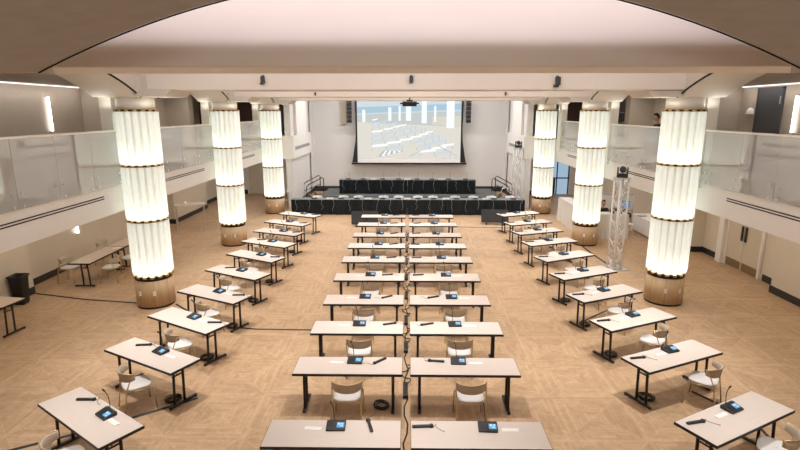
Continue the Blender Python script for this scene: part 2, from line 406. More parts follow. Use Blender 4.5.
def arches(side):
    sg = -1 if side == 'left' else 1
    cx = CX[side]; ys = [CY[side][0] - 6.25] + CY[side]
    mb = MB(); gap = MB()
    xout = cx + .78 * sg
    xi = cx - .36 * sg
    for k in range(3):
        a, b = ys[k] + .42, ys[k + 1] - .42
        n = 20
        zz = lambda t: 5.27 + .62 * (1 - (2 * t - 1) ** 2)
        P = [(a + (b - a) * t / n, zz(t / n)) for t in range(n + 1)]
        poly = P + [(b, 7.6), (a, 7.6)]
        mb.grid([[(xi, y, z) for y, z in P], [(xi, y, 7.6) for y, z in P]], 1, False)
        mb.grid([[(xout, y, 7.6) for y, z in P], [(xout, y, z) for y, z in P]], 1, False)
        mb.grid([[(xout, y, z) for y, z in P], [(xi, y, z) for y, z in P]], 0, True)
        gap.tube([(xi - sg * .004, y, z) for y, z in P], .022, 6)  # shade of the gap drawn as a black tube
    for y in ys[1:]:
        lo, hi = sorted((xi, xout)); mb.box(lo, hi, y - .42, y + .42, 5.27, 7.6, 0)
        # bracket block that carries the cross beam
        q = lambda v: cx - sg * v
        mb.prism([(q(.30), 5.275), (q(1.0), 5.275), (q(1.18), 5.44), (q(.50), 5.46), (q(.46), 6.4), (q(.30), 6.4)], 'y', y - .62, y + .62, 1)
        # pier behind the column, standing on the balcony
        lo, hi = sorted((cx + .55 * sg, cx + .84 * sg)); mb.box(lo, hi, y - .1, y + .35, 3.06, 5.72, 0)
    struct(mb, f'trim_arcade_{side}', ['cream', 'soffit'], f'row of shallow arches and brackets over the {side} column row', 'arcade')
    struct(gap, f'trim_arcade_gap_{side}', 'blackline', f'dark shadow line along the {side} arcade edge', 'trim')
arches('left'); arches('right')

# upper balcony piers, far wooden walls, cove strips
for side, sg in (('left', -1), ('right', 1)):
    mb = MB()
    for y in (17.4, 23.4): a, b = sorted((sg * 9.75, sg * 10.81)); mb.box(a, b, y, y + .5, 3.05, 5.72)
    struct(mb, f'wall_piers_{side}', 'tanwall', f'taupe wall piers standing on the {side} balcony', 'wall')
    a, b = sorted((sg * 7.75, sg * 10.8))
    mb = MB().box(a, b, 27.2, 27.4, 3.05, 5.72)
    struct(mb, f'wall_panel_{side}', 'brown', f'dark brown timber wall closing the {side} balcony', 'wall')
    a, b = sorted((sg * 10.74, sg * 10.795))
    t = tag(MB().box(a, b, 9.0, 17.35, 5.68, 5.715).build('cove_light', 'cove'), f'hidden light strip glowing along the top of the {side} balcony wall', 'cove light', 'balcony cove lights')

# ------------------------------------------------------------------ lit columns
NT = 16
def lobes(rad, n=8, r_in=.437, r_l=.056):
    P = []
    for k in range(NT):
        a = 2 * PI * k / NT; c = (r_in * Cc(a), r_in * S(a))
        hw = 1.75
        for j in range(n + 1):
            q = a - hw + 2 * hw * j / n
            P.append((c[0] + r_l * rad * Cc(q), c[1] + r_l * rad * S(q)))
    return P
def make_column():
    t = thing('lit_column', '', 'column', kind='thing')
    MB().lathe([(.455, 0), (.455, .055)], 40).build('plinth', 'blackmetal', t)
    b = MB().lathe([(.47, .055), (.47, .735), (.44, .735)], 48)
    for k in range(8):
        a = PI / 8 + 2 * PI * k / 8; b.tube([(.468 * Cc(a), .468 * S(a), .06), (.468 * Cc(a), .468 * S(a), .733)], .0035, 5, 1)
    base = b.build('base', ['oak', 'bronze'], t)
    for a in (-PI / 2 - .38, -PI / 2 + .42):
        o = MB(); rot = Matrix.Rotation(a + PI / 2, 4, 'Z')
        o.cbox((0, 0, 0), (.07, .014, .115), 0); o.cbox((0, -.008, .025), (.03, .006, .026), 1); o.cbox((0, -.008, -.025), (.03, .006, .026), 1)
        w = o.build('outlet', ['paper', 'steel'], base); w.location = (.474 * Cc(a), .474 * S(a), .42); w.rotation_euler = (0, 0, a + PI / 2)
    MB().lathe([(.40, .735), (.445, .735), (.445, .80), (.40, .80)], 40).build('collar', 'blackmetal', t)
    for z0, z1 in ((.87, 2.245), (2.30, 3.615), (3.67, 4.945)):
        rows = []
        for z, rr in ((z0, .45), (z0 + .012, .75), (z0 + .04, .96), (z0 + .07, 1.), (z1, 1.)):
            rows.append([(x, y, z) for x, y in lobes(rr)])
        s = MB().grid(rows, 0, True, True)
        for f in range(len(s.f)):                             # darker web material puts the shade between two tubes into the colour
            if f % (NT * 9) % 9 == 8: s.m[f] = 1
        sh = s.build('shade', ['shade', 'web'], t)
        MB().lathe([(.27, z0 + .02), (.345, z0 + .02), (.345, z0 + .06), (.27, z0 + .06)], 32).build('lamp_ring', 'led', sh)
        MB().lathe([(.20, z0 + .03), (.20, z1 - .02)], 24).build('lamp_core', 'core', sh)
    for z in (.835, 2.272, 3.642, 4.962):
        r = MB().lathe([(.36, z - .022), (.478, z - .022), (.478, z + .022), (.36, z + .022)], 48, 0)
        for k in range(NT):
            a = 2 * PI * k / NT
            r.tube([(.44 * Cc(a), .44 * S(a), z - .027), (.44 * Cc(a), .44 * S(a), z + .027)], .062, 10, 1)
        r.build('ring', ['bronze', 'gold'], t)
    MB().lathe([(.43, 4.98), (.43, 5.275)], 40).build('capital', 'cream', t)
    return t
cproto = make_column()
cn = ['nearest', 'middle', 'farthest']
for side in ('left', 'right'):
    for i in range(3):
        lab = f'{cn[i]} fluted glowing column with brass rings, {side} row of columns'
        loc = (CX[side] + (0 if side == 'left' else (.06, -.01, -.12)[i]), CY[side][i], 0)
        if cproto['label'] == '': cproto.location = loc; cproto['label'] = lab; cproto['group'] = 'lit columns'
        else: dup(cproto, loc, 0, lab, 'lit columns')

# ------------------------------------------------------------------ tables
TL, TD = 1.81, .61
def make_table(L=TL, D=TD, top='laminate', label='', cat='table', name='folding_table'):
    t = thing(name, label, cat)
    tp = MB().box(-L / 2 + .006, L / 2 - .006, -D / 2 + .006, D / 2 - .006, .70, .74).build('tabletop', top, t)
    e = MB()
    h, d = L / 2, D / 2
    for a in ((-h, h, -d, -d + .007), (-h, h, d - .007, d), (-h, -h + .007, -d + .007, d - .007), (h - .007, h, -d + .007, d - .007)): e.box(*a, .696, .7385)
    eb = e.build('edge_band', 'edge', tp); eb['label'] = 'black edge band'
    for sx in (-1, 1):
        x = sx * (h - .16)
        for y in (-.17, .03):
            MB().tube([(x, y, .05), (x, y * .9 + .02, .70)], .023, 8).build('leg', 'blackmetal', t)
        f = MB(); f.cbox((x, -.0, .03), (.05, D - .06, .035)); f.cbox((x, -d + .05, .006), (.045, .04, .012)); f.cbox((x, d - .05, .006), (.045, .04, .012))
        f.build('foot', 'blackmetal', t, .008)
        b = MB(); b.cbox((x, 0, .692), (.05, D - .12, .024)); b.cbox((x, -.07, .56), (.022, .20, .022)); b.tube([(x, -.07, .56), (x - sx * .25, -.02, .70)], .009, 6)
        b.build('brace', 'blackmetal', t)
    return t
def make_chair(back='fabric'):
    t = thing('armless_chair', '', 'chair')
    # seat shell, rounded
    s = MB(); rows = []
    def sq(rx, ry, z, n=28, cy=.0, e=.55):
        out = []
        for k in range(n):
            q = 2 * PI * k / n; c, d = Cc(q), S(q)
            out.append((rx * math.copysign(abs(c) ** e, c), cy + ry * math.copysign(abs(d) ** e, d), z))
        return out
    rows = [sq(.02, .02, .425), sq(.19, .19, .425), sq(.215, .21, .435), sq(.222, .218, .455), sq(.212, .208, .472), sq(.15, .15, .470), sq(.01, .01, .466)]
    s.grid(rows, 0, True, True).build('seat', 'seat', t)
    # wrap-around back
    b = MB(); n = 24; ro, ri = .245, .222
    out = []
    for i in range(n + 1):
        a = PI + .02 + (PI - .04) * i / n
        k = abs(i / n * 2 - 1)
        zl = .595 + .045 * k ** 3; zh = .755 - .02 * k ** 2
        lean = .03
        def P(r, z): return (r * Cc(a), -.05 + (r + lean * (z - .6) / .2) * S(a) * .78, z)
        out.append([P(ri, zl), P(ri, zh - .01), P((ri + ro) / 2, zh), P(ro, zh - .01), P(ro, zl), P((ri + ro) / 2, zl - .008)])
    b.grid(out, 0, True, True)
    b.f += [tuple(range(5, -1, -1)), tuple(n * 6 + k for k in range(6))]; b.m += [0, 0]; b.sm += [False, False]
    br = b.build('backrest', back, t)
    MB().tube([((ro + .004) * Cc(a), -.05 + (ro + .030) * S(a) * .78, .757 - .02 * abs(i / n * 2 - 1) ** 2) for i in range(n + 1) for a in [PI + .02 + (PI - .04) * i / n]], .008, 6).build('top_rail', 'champagne', br)
    for sx in (-1, 1):
        MB().tube([(sx * .235, .235, .0), (sx * .225, .20, .44)], .0105, 8).build('leg', 'champagne', t)
        MB().tube([(sx * .235, -.265, .0), (sx * .228, -.20, .45), (sx * .238, -.14, .61), (sx * .246, -.065, .735)], .0105, 8).build('leg', 'champagne', t)
    f = MB(); f.tube([(-.225, .19, .418), (.225, .19, .418)], .009, 6); f.tube([(-.227, -.19, .418), (.227, -.19, .418)], .009, 6)
    for sx in (-1, 1): f.tube([(sx * .226, .20, .425), (sx * .228, -.20, .425)], .009, 6)
    f.build('seat_frame', 'champagne', t)
    return t
def make_mic():
    t = thing('conference_microphone', '', 'microphone')
    b = MB(); b.prism([(-.095, .0), (.095, .0), (.095, .055), (.06, .062), (-.095, .026)], 'x', -.13, .13)
    base = b.build('base', 'blackplastic', t, .006)
    k = MB()
    tilt = math.atan2(.036, .155); rot = Matrix.Rotation(tilt, 4, 'X')
    def on(x, y, dz=.0): return (x, y, .026 + (y + .095) * (.036 / .155) + dz)
    sc_ = MB(); sc_.cbox(on(.062, -.015, .0015), (.10, .085, .005), 0, rot)
    for dx, w in ((-.02, .03), (.022, .02)): sc_.cbox(on(.062 + dx, .0, .0042), (w, .03, .002), 1, rot)
    sc_.cbox(on(.075, -.035, .0042), (.04, .014, .002), 1, rot)
    s = sc_.build('screen', ['lcd', 'lcdw'], base); s['label'] = 'lit blue display'
    for i in range(4): k.cbox(on(-.095 + i * .026, -.06, .001), (.018, .016, .006), 0, rot)
    k.cbox(on(-.06, .0, .001), (.085, .07, .005), 0, rot)
    k.build('keypad', 'blackmetal', base)
    pts = [(-.03, .075, .055), (-.035, .08, .15), (-.045, .075, .25), (-.06, .045, .33)]
    g = MB().tube(pts, .0055, 6).build('gooseneck', 'blackmetal', t)
    MB().tube([(-.06, .045, .33), (-.07, .02, .372)], .012, 8).build('capsule', 'blackplastic', g)
    return t
def make_receiver():
    t = thing('handheld_receiver', '', 'receiver')
    MB().box(-.135, .10, -.022, .022, 0, .03).build('body', 'blackplastic', t, .007)
    MB().lathe([(.0, .0), (.03, .0), (.034, .012), (.028, .034), (.0, .036)], 16, 0, (.125, .0)).build('earpiece', 'blackplastic', t)
    w = MB(); P = []
    for i in range(26):
        q = i / 25; P.append((.15 + .13 * q + .02 * S(9 * q), -.02 + .07 * S(5.5 * q) - .05 * q, .006 + .012 * abs(S(7 * q))))
    w.tube(P, .0032, 5).build('lead', 'wire', t)
    return t
def make_slip():
    t = MB(); t.prism([(-.038, 0), (.038, 0), (.036, .004), (.0, .010), (-.036, .004)], 'x', -.115, .115)
    o = t.build('paper_slip', 'paper'); tag(o, '', 'paper'); return o
def make_coil():
    t = thing('cable_coil', '', 'cable')
    for j in range(2):
        P = []
        for i in range(72):
            q = i / 71; a = 2 * PI * 3 * q + j; r = .10 + .025 * S(a * .37 + j * 2)
            P.append((r * 1.15 * Cc(a), r * S(a), .012 + .045 * q * (1 if j else .7)))
        MB().tube(P, .0085, 6).build('loop', 'cable', t)
    MB().tube([(.10, .0, .012), (.06, .05, .011), (.0, .03, .011), (-.07, .05, .011)], .0075, 6).build('tail', 'cable', t)
    return t
P_W = make_chair('paper')
P_T, P_C, P_M, P_R, P_S, P_K = make_table(), make_chair(), make_mic(), make_receiver(), make_slip(), make_coil()
used = {}
def put(proto, loc, rz, label, group):
    if proto.name not in used:
        used[proto.name] = 1; proto.location = loc; proto.rotation_euler = (0, 0, rz); proto['label'] = label; proto['group'] = group; return proto
    return dup(proto, loc, rz, label, group)

def station(cx, cy, ang, where, row, chair_dx=0., chair_turn=0., unit_dx=0., recv=(.45, 40), slip_dx=.3, coil=None, flip=False):
    """One delegate place: table, chair, microphone, receiver, paper slip, coil."""
    R = Matrix.Rotation(ang, 2)
    def W(x, y, z=0.): v = R @ Vector((x, y)); return (cx + v.x, cy + v.y, z)
    r = ORD[row - 1]
    loc = {'lc': 'left of the centre aisle', 'rc': 'right of the centre aisle', 'l': 'in the left side block', 'r': 'in the right side block'}[where]
    tail = f'{loc}, {r} row from the stage'
    kind = 'pale' if where in ('lc', 'rc') else 'angled pale'
    put(P_T, (cx, cy, 0), ang, f'{kind} laminate folding table {tail}', 'delegate tables')
    put(P_C, W(chair_dx, -.43 if where in ('lc', 'rc') else -.46), ang + chair_turn, f'taupe-backed chair at the table {tail}', 'delegate chairs')
    put(P_M, W(unit_dx, .13, .7405), ang + random.uniform(-.06, .06), f'black microphone console with blue screen {tail}', 'microphone consoles')
    put(P_R, W(recv[0], .15, .7405), ang + math.radians(recv[1]), f'black handheld receiver on the table {tail}', 'handheld receivers')
    put(P_S, W(slip_dx, .10, .7405), ang + random.uniform(-.08, .08), f'white paper slip on the table {tail}', 'paper slips')
    if coil: put(P_K, W(coil[0], coil[1], 0), ang + random.uniform(0, 6), f'black cable coil under the table {tail}', 'cable coils')

YC = [5.84, 7.73, 9.31, 10.87, 12.52, 14.16, 15.73, 17.23, 18.92, 20.48]
rec_l = [(.48, 105), (.52, 225), (.62, 20), (.52, 215), (.45, 12), (.50, 20), (.52, 25), (.5, 30), (.45, 10), (.5, 15)]
rec_r = [(-.75, 4), (-.45, 172), (-.55, 200), (-.35, 205), (-.66, 190), (-.70, 5), (-.7, 170), (-.66, 10), (-.6, 20), (-.6, 190)]
for i, y in enumerate(YC):
    row = 10 - i
    ud = (.02, .09, .02, .01, .02, .03, .05, .02, .06, .04)[i]
    station(-.985, y + .305, 0, 'lc', row, random.uniform(.02, .10), random.uniform(-.05, .05), ud, rec_l[i], ud - .31, (.54, -.05) if i < 5 else None)
    ud = (.14, -.08, .0, .06, .05, .03, .08, .04, .06, .04)[i]
    station(.955, y + .305, 0, 'rc', row, ud + (.14 if i == 1 else .04), random.uniform(-.05, .05), ud, rec_r[i], ud + .30, None)
LP = [(-4.52, 6.53, -34.), (-4.54, 8.40, -28.2), (-4.54, 9.96, -29.3), (-4.57, 11.53, -26.5), (-4.56, 13.21, -27.5), (-4.53, 14.79, -28.5), (-4.57, 16.39, -25.5), (-4.60, 17.92, -23.), (-4.65, 19.49, -24.5), (-4.49, 21.11, -24.5)]
RP = [(4.65, 6.63, 27.8), (4.69, 8.51, 24.8), (4.70, 10.15, 24.6), (4.68, 11.71, 24.8), (4.70, 13.29, 24.4), (4.68, 14.93, 25.2), (4.69, 16.65, 20.), (4.66, 18.18, 20.5), (4.66, 19.68, 20.), (4.65, 21.41, 23.)]
for i, (x, y, a) in enumerate(LP):
    left_rec = i in (0, 1, 4, 6)
    station(x, y, math.radians(a), 'l', 10 - i, (.30, .20, .31, .28, .2, .2, .15, .1, .1, .1)[i], math.radians(-22), (.22, .08, .03, .03, .02, .1, .05, .1, .0, .1)[i],
            (-.43, 35) if left_rec else (.62, 30), (.48, .38, .33, .32, .3, .4, .35, .4, .3, .4)[i], (.52, -.02) if i < 6 else (.45, .1) if i in (7, 8) else None)
for i, (x, y, a) in enumerate(RP):
    station(x, y, math.radians(a), 'r', 10 - i, (.20, .24, .06, .0, -.05, -.05, -.05, .0, -.05, -.05)[i], math.radians(24), (.12, .10, .12, .1, .1, .08, .05, .1, .05, .0)[i],
            (-.68, -14), (-.17, -.18, -.16, -.2, -.2, .40, -.25, .42, -.25, -.27)[i], (-.52, .02) if i < 5 else None)

# ------------------------------------------------------------------ cables on the floor
def floor_cable(pts, w, label, name='floor_cable'):
    mb = MB()
    P = [Vector((p[0], p[1], 0)) for p in pts]
    L_, R_ = [], []
    for i, p in enumerate(P):
        t = (P[min(i + 1, len(P) - 1)] - P[max(0, i - 1)]).normalized(); n = Vector((-t.y, t.x, 0))
        L_.append([(p + n * w * k) for k in (-1, -.5, .5, 1)])
    rows = [[(a[0].x, a[0].y, .001), (a[1].x, a[1].y, .014), (a[2].x, a[2].y, .014), (a[3].x, a[3].y, .001)] for a in L_]
    mb.grid(rows, 0, True)
    return tag(mb.build(name, 'cable'), label, 'cable', 'floor cables')
floor_cable([(-6.95, 6.30), (-6.1, 6.62), (-5.1, 7.2), (-4.3, 7.75), (-3.7, 8.2)], .035, 'black cable run across the floor beside the nearest left tables')
floor_cable([(-6.7, 5.95), (-5.6, 6.05), (-4.9, 6.1)], .035, 'short black cable run beneath the nearest left table')
floor_cable([(-10.3, 13.45), (-8.6, 13.0), (-6.95, 12.75)], .035, 'black cable run from the left wall to the nearest left column')
floor_cable([(-6.05, 12.7), (-5.2, 11.9), (-4.3, 11.3), (-3.5, 11.15), (-2.0, 11.12)], .03, 'black cable run from the nearest left column towards the aisle tables')
floor_cable([(6.15, 13.3), (5.7, 12.9), (4.9, 12.3), (4.2, 11.7)], .02, 'black cable from the nearest right column to the side tables')
floor_cable([(6.55, 18.85), (6.55, 17.8), (6.62, 16.55)], .045, 'black cable run from the middle right column to the lattice tower')
floor_cable([(5.15, 8.55), (5.35, 8.2), (5.5, 7.9), (5.65, 7.5), (5.6, 7.0)], .03, 'black cable run under the nearest right tables')
floor_cable([(5.2, 6.9), (6.1, 6.75), (7.6, 6.2)], .03, 'black cable run leaving the nearest right table')
floor_cable([(1.9, 22.1), (3.2, 22.0), (4.6, 21.9)], .03, 'dark cable run in front of the right floor monitor')
tk = MB()
P = []
for i in range(60):
    y = 6.2 + i * (21.3 - 6.2) / 59; P.append((-.02 + .04 * S(i * 1.7), y))
o = floor_cable(P, .014, 'long black cable trunk lying along the centre aisle')
for i, y in enumerate((8.0, 9.75, 11.2, 12.9, 14.5, 16.1, 17.6, 19.3)):
    t = thing('power_strip', f'black power strip standing in the centre aisle beside the {ORD[8 - i]} row from the stage', 'power strip', (-.03, y + .45, 0), 0, 'aisle power strips')
    b = MB().box(-.045, .045, -.24, .24, .016, .075).build('body', 'blackplastic', t, .006)
    for j in range(4): MB().tube([(0, -.14 + j * .09, .073), (0, -.14 + j * .09, .079)], .02, 10).build('socket', 'bronze', t)
    P = []
    for j in range(20):
        q = j / 19; P.append((.0 + .10 * S(q * 9), .2 + .75 * q, .02 + .05 * abs(S(q * 9))))
    MB().tube(P, .011, 6).build('flex', 'cable', t)
# ------------------------------------------------------------------ side furniture on the left
def conf(loc, rz, label, L=1.83):
    return put(P_L, loc, rz, label, 'tables by the left wall')
P_L = make_table(1.9, .62, 'laminate_dim', '', 'table', 'side_table')
conf((-9.3, 14.85, 0), PI / 2 , 'dim grey-brown table by the left wall, nearer of the two end to end')
conf((-9.3, 16.78, 0), PI / 2, 'dim grey-brown table by the left wall, farther of the two end to end')
conf((-9.55, 10.95, 0), -.15, 'dim grey-brown table cut off by the left picture edge').scale = (.75, 1, 1)
for x, y, rz, lb in ((-8.78, 14.55, PI / 2 + .1, 'taupe chair at the aisle side of the nearer left-wall table'), (-9.97, 14.5, -PI / 2, 'taupe chair between the left wall and the nearer table'),
                     (-8.75, 15.6, PI / 2, 'taupe chair at the joint of the two left-wall tables'), (-10.0, 16.4, -PI / 2, 'taupe chair between the left wall and the farther table'),
                     (-9.75, 10.62, .2, 'taupe chair at the table cut off by the left picture edge')):
    put(P_C, (x, y, 0), rz, lb, 'chairs by the left wall')
put(P_S, (-9.15, 15.6, .7405), .5, 'white paper slip on the nearer left-wall table', 'papers by the left wall')
b = thing('waste_bin', 'black wheeled waste bin standing against the left wall', 'bin', (-10.14, 12.7, 0), .05); b.scale = (.66, .66, 1)
k = MB(); rows = []
def rr(w, d, z, n=4, r=.05):
    P = []
    for cx, cy, a in ((w - r, d - r, 0), (-w + r, d - r, PI / 2), (-w + r, -d + r, PI), (w - r, -d + r, 1.5 * PI)):
        for i in range(n + 1): q = a + PI / 2 * i / n; P.append((cx + r * Cc(q), cy + r * S(q), z))
    return P
k.grid([rr(.18, .18, .0), rr(.2, .2, .05), rr(.255, .255, .72), rr(.285, .285, .73), rr(.285, .285, .78), rr(.25, .25, .78), rr(.24, .24, .70), rr(.17, .17, .06)], 0, True, True)
k.f.append(tuple(range(len(k.v) - 20, len(k.v)))); k.m.append(0); k.sm.append(False)
k.f.append(tuple(reversed(range(0, 20)))); k.m.append(0); k.sm.append(False)
k.build('body', 'rubber', b)
for sx in (-1, 1): MB().cbox((sx * .29, 0, .68), (.03, .14, .03)).build('handle', 'rubber', b, .008)
t = thing('high_table', 'tall narrow bar table standing behind the nearest left column', 'table', (-9.3, 21.6, 0), .35)
MB().box(-.6, .6, -.3, .3, 1.05, 1.09).build('tabletop', 'laminate', t, .006)
for sx in (-1, 1):
    for sy in (-1, 1): MB().cbox((sx * .55, sy * .25, .525), (.04, .04, 1.05)).build('leg', 'steel', t)
for sx in (-1, 1): MB().cbox((sx * .55, 0, .04), (.035, .5, .035)).build('stretcher', 'steel', t)
o = tag(MB().lathe([(0, 0), (.05, 0), (.055, .1), (.045, .1), (.04, .01), (0, .01)], 16).build('paper_cup', 'paper'), 'small white cup on the tall bar table', 'cup'); o.location = (-9.45, 21.5, 1.0905)

# sconces
def sconce(loc, rz, label, h=1.0):
    t = thing('wall_sconce', label, 'wall lamp', loc, rz, 'vertical wall lamps')
    MB().tube([(0, -.07, 0), (0, -.07, h)], .035, 12).build('tube', 'sconce', t)
    for z in (-.02, h + .02): MB().cbox((0, -.035, z), (.06, .07, .035)).build('bracket', 'steel', t)
    return t
sconce((-10.8, 15.7, 4.36), PI / 2, 'glowing vertical wall lamp on the left balcony wall')
sconce((10.8, 14.85, 4.36), -PI / 2, 'glowing vertical wall lamp on the right balcony wall beside the door')
sconce((-10.85, 16.3, 1.05), PI / 2, 'glowing vertical wall lamp under the left balcony')
sconce((10.6, 14.2, 1.15), -PI / 2, 'glowing vertical wall lamp in the recess near the beige double door')
sconce((10.6, 21.6, 1.3), -PI / 2, 'glowing vertical wall lamp behind the white work table')
t = thing('shell_sconce', 'small white half-round wall shell left of the charcoal balcony door', 'wall lamp', (10.8, 16.85, 4.85), -PI / 2)
k = MB(); rows = []
for i in range(7):
    a = i / 6 * PI / 2; rows.append([(.17 * Cc(a) * Cc(q), -.12 * Cc(a) * S(q), .2 * S(a)) for q in [PI * j / 12 for j in range(13)]])
k.grid(rows).build('shade', 'paper', t)

# doors
d = thing('door_1', 'charcoal door with steel hinges on the right balcony wall', 'door', (10.79, 15.98, 3.06), -PI / 2, None, 'structure')
lf = MB().box(-.5, .5, -.05, 0, 0, 2.52).build('door_leaf', 'doorgrey', d)
fr = MB(); fr.box(-.56, -.5, -.06, 0, 0, 2.58); fr.box(.5, .56, -.06, 0, 0, 2.58); fr.box(-.56, .56, -.06, 0, 2.52, 2.58); fr.build('door_frame', 'doorgrey', d)
for z in (.3, 2.2): MB().cbox((.49, -.06, z), (.05, .02, .22)).build('hinge', 'steel', lf)
MB().cbox((-.44, -.07, 1.0), (.05, .05, .2)).build('handle', 'steel', lf)
d = thing('door_2', 'beige double door with black pulls and bronze kick plates on the right wall', 'door', (10.59, 15.88, 0), -PI / 2, None, 'structure')
for sx in (-1, 1):
    lf = MB().box(*sorted((sx * .006, sx * .80)), -.045, 0, .01, 2.35).build('door_leaf', 'doorbeige', d)
    MB().box(*sorted((sx * .03, sx * .78)), -.05, -.044, .02, .27).build('kick_plate', 'kick', lf)
    MB().box(*sorted((sx * .05, sx * .13)), -.085, -.06, .95, 1.42).build('pull', 'blackmetal', lf)
fr = MB(); fr.box(-.87, -.8, -.07, 0, 0, 2.42); fr.box(.8, .87, -.07, 0, 0, 2.42); fr.build('door_frame', 'white', d)
d = thing('door_3', 'plain beige door in the far left end wall', 'door', (-9.0, 31.19, 0), 0, None, 'structure')
MB().box(-.65, .65, -.04, 0, .01, 2.3).build('door_leaf', 'beige', d)
fr = MB(); fr.box(-.75, -.65, -.06, 0, 0, 2.4); fr.box(.65, .75, -.06, 0, 0, 2.4); fr.box(-.75, .75, -.06, 0, 2.3, 2.4); fr.build('door_frame', 'white', d)
d = thing('window_1', 'bright bluish glazed doorway under the exit sign at the far right', 'window', (9.15, 31.35, 0), 0, None, 'structure')
MB().box(-.6, .6, .05, .08, 0, 2.35).build('pane', 'daylight', d)
fr = MB()
for x in (-.58, -.12, .58): fr.box(x - .03, x + .03, -.02, .04, 0, 2.35)
fr.box(-.6, .6, -.02, .04, 2.25, 2.35); fr.box(-.6, .6, -.02, .04, .95, 1.02); fr.box(-.6, -.2, .0, .045, 0, .95)
fr.build('window_frame', 'blackmetal', d)

GL = {'E': [(0, 0, .25, 1), (0, 0, 1, .2), (0, .4, .8, .6), (0, .8, 1, 1)], 'I': [(.35, 0, .65, 1)], 'T': [(.37, 0, .63, 1), (0, .8, 1, 1)]}
def exit_sign(loc, rz, label):
    t = thing('exit_sign', label, 'exit sign', loc, rz, 'red exit signs')
    MB().box(-.2, .2, -.03, .03, 0, .2).build('housing', 'paper', t)
    k = MB(); x = -.165
    for ch in 'EXIT':
        w = .075 if ch != 'I' else .05
        if ch == 'X':
            for sg in (-1, 1): k.cbox((x + w / 2, -.034, .1), (.022, .006, .15), 0, Matrix.Rotation(sg * .42, 4, 'Y'))
        else:
            for a, b, c, d_ in GL[ch]: k.box(x + a * w, x + c * w, -.037, -.031, .035 + b * .13, .035 + d_ * .13)
        x += w + .02
    k.build('lettering', 'exitred', t)
exit_sign((9.1, 31.1, 2.1), 0, 'red exit sign over the bright doorway at the far right')
exit_sign((-8.35, 26.9, 5.45), 0, 'red exit sign high on the far left balcony')

# ------------------------------------------------------------------ stage, head tables
ZS = .6
struct(MB().box(-4.55, 4.75, 26.6, 29.5, 0, ZS), 'floor_stage', 'stage', 'low dark grey stage platform behind the front row of black tables', 'stage')
def head_table(x0, x1, y, z, label, rowname):
    """Table hidden under a black cloth that hangs to the floor in soft folds."""
    t = thing('draped_table', label, 'table', ((x0 + x1) / 2, y, z), 0, rowname)
    w = (x1 - x0) / 2; d = .31; h = .745
    rows = []
    n1, n2 = 36, 12
    def outline(zz, k):
        P = []
        def off(s): return k * .024 * (S(s * 11 + x0 * 3) + .6 * S(s * 23 + x0))
        for i in range(n1): s = -w + 2 * w * i / n1; P.append((s, -d - k * .02 - off(s), zz))
        for i in range(n2): s = -d + 2 * d * i / n2; P.append((w - .004, s, zz))
        for i in range(n1): s = w - 2 * w * i / n1; P.append((s, d + k * .02 + off(s), zz))
        for i in range(n2): s = d - 2 * d * i / n2; P.append((-w + .004, s, zz))
        return P
    for zz, k in ((.0, 1.), (.2, .9), (.45, .6), (.66, .25), (.735, .05), (.745, -.3)): rows.append(outline(zz, k))
    m = MB().grid(rows, 0, True, True)
    nv = len(rows[0]); m.f.append(tuple(range(5 * nv, 6 * nv))); m.m.append(1); m.sm.append(False)
    m.build('cloth', ['cloth', 'clothtop'], t)
    for c in range(3):
        x = -w + (c + .5) * 2 * w / 3 + random.uniform(-.15, .15); P = [(x, -.25, h + .006), (x + .01, -.325, h + .004)]; zz = h - .06
        while zz > .12:
            P.append((x + random.uniform(-.06, .06), -d - .022 - .055 * (1 - zz / h) - .012, zz)); zz -= random.uniform(.1, .2)
        MB().tube(P, .0055, 5).build('hanging_lead', 'palewire', t)
    return t
M_['cloth'].node_tree.nodes['Principled BSDF'].inputs['Specular IOR Level'].default_value = .2
M_['clothtop'] = pbr('grey_table_linen', (.16, .175, .18), .7, noise=.2, scale=8.)
P_P = MB().box(-.17, .17, -.012, .012, 0, .09); P_P = P_P.build('place_card', 'paper'); tag(P_P, '', 'sign')
chairs_h = []
edges = [-5.68, -3.79, -1.92, -.03, 1.86, 3.79, 5.68]
nm = ['leftmost', 'second from the left', 'third from the left', 'third from the right', 'second from the right', 'rightmost']
for i in range(6):
    head_table(edges[i] + .004, edges[i + 1] - .004, 25.05, 0, f'black-draped table on the floor before the stage, {nm[i]} of six', 'front row of draped tables')
    if i: put(P_P, (edges[i], 24.86, .7455), 0, f'white card on the front draped tables, {["first", "second", "third", "fourth", "fifth"][i - 1]} joint from the left', 'white cards on draped tables')
e2 = [-3.68, -1.85, -.02, 1.81, 3.64]
nm2 = ['leftmost', 'second from the left', 'second from the right', 'rightmost']
for i in range(4):
    head_table(e2[i] + .004, e2[i + 1] - .004, 27.85, ZS, f'black-draped table on the stage platform, {nm2[i]} of four', 'back row of draped tables')
    if i: put(P_P, (e2[i], 27.66, ZS + .7455), 0, f'white card on the stage tables, {["first", "second", "third"][i - 1]} joint from the left', 'white cards on draped tables')
hx = [(318, 'first'), (344, 'second'), (359, 'third'), (384, 'fourth'), (399, 'fifth'), (418, 'sixth'), (433, 'seventh'), (455, 'eighth'), (473, 'ninth'), (491, 'tenth'), (509.5, 'eleventh')]
for px, w in hx:
    x = (px - 408) * 26.2 / 517
    put(P_W, (x, 25.70, 0), PI, f'white-backed chair behind the front draped tables, {w} from the left', 'chairs behind the draped tables')
    put(P_M, (x, 25.0, .746), PI, f'microphone console on the front draped tables, {w} from the left', 'consoles on the draped tables')
for i, x in enumerate((-3.2, -2.4, -1.35, -.5, .5, 1.3, 2.2, 3.1)):
    put(P_M, (x, 27.8, ZS + .746), PI, f'microphone console on the stage tables, {ORD[i]} from the left', 'consoles on the draped tables')

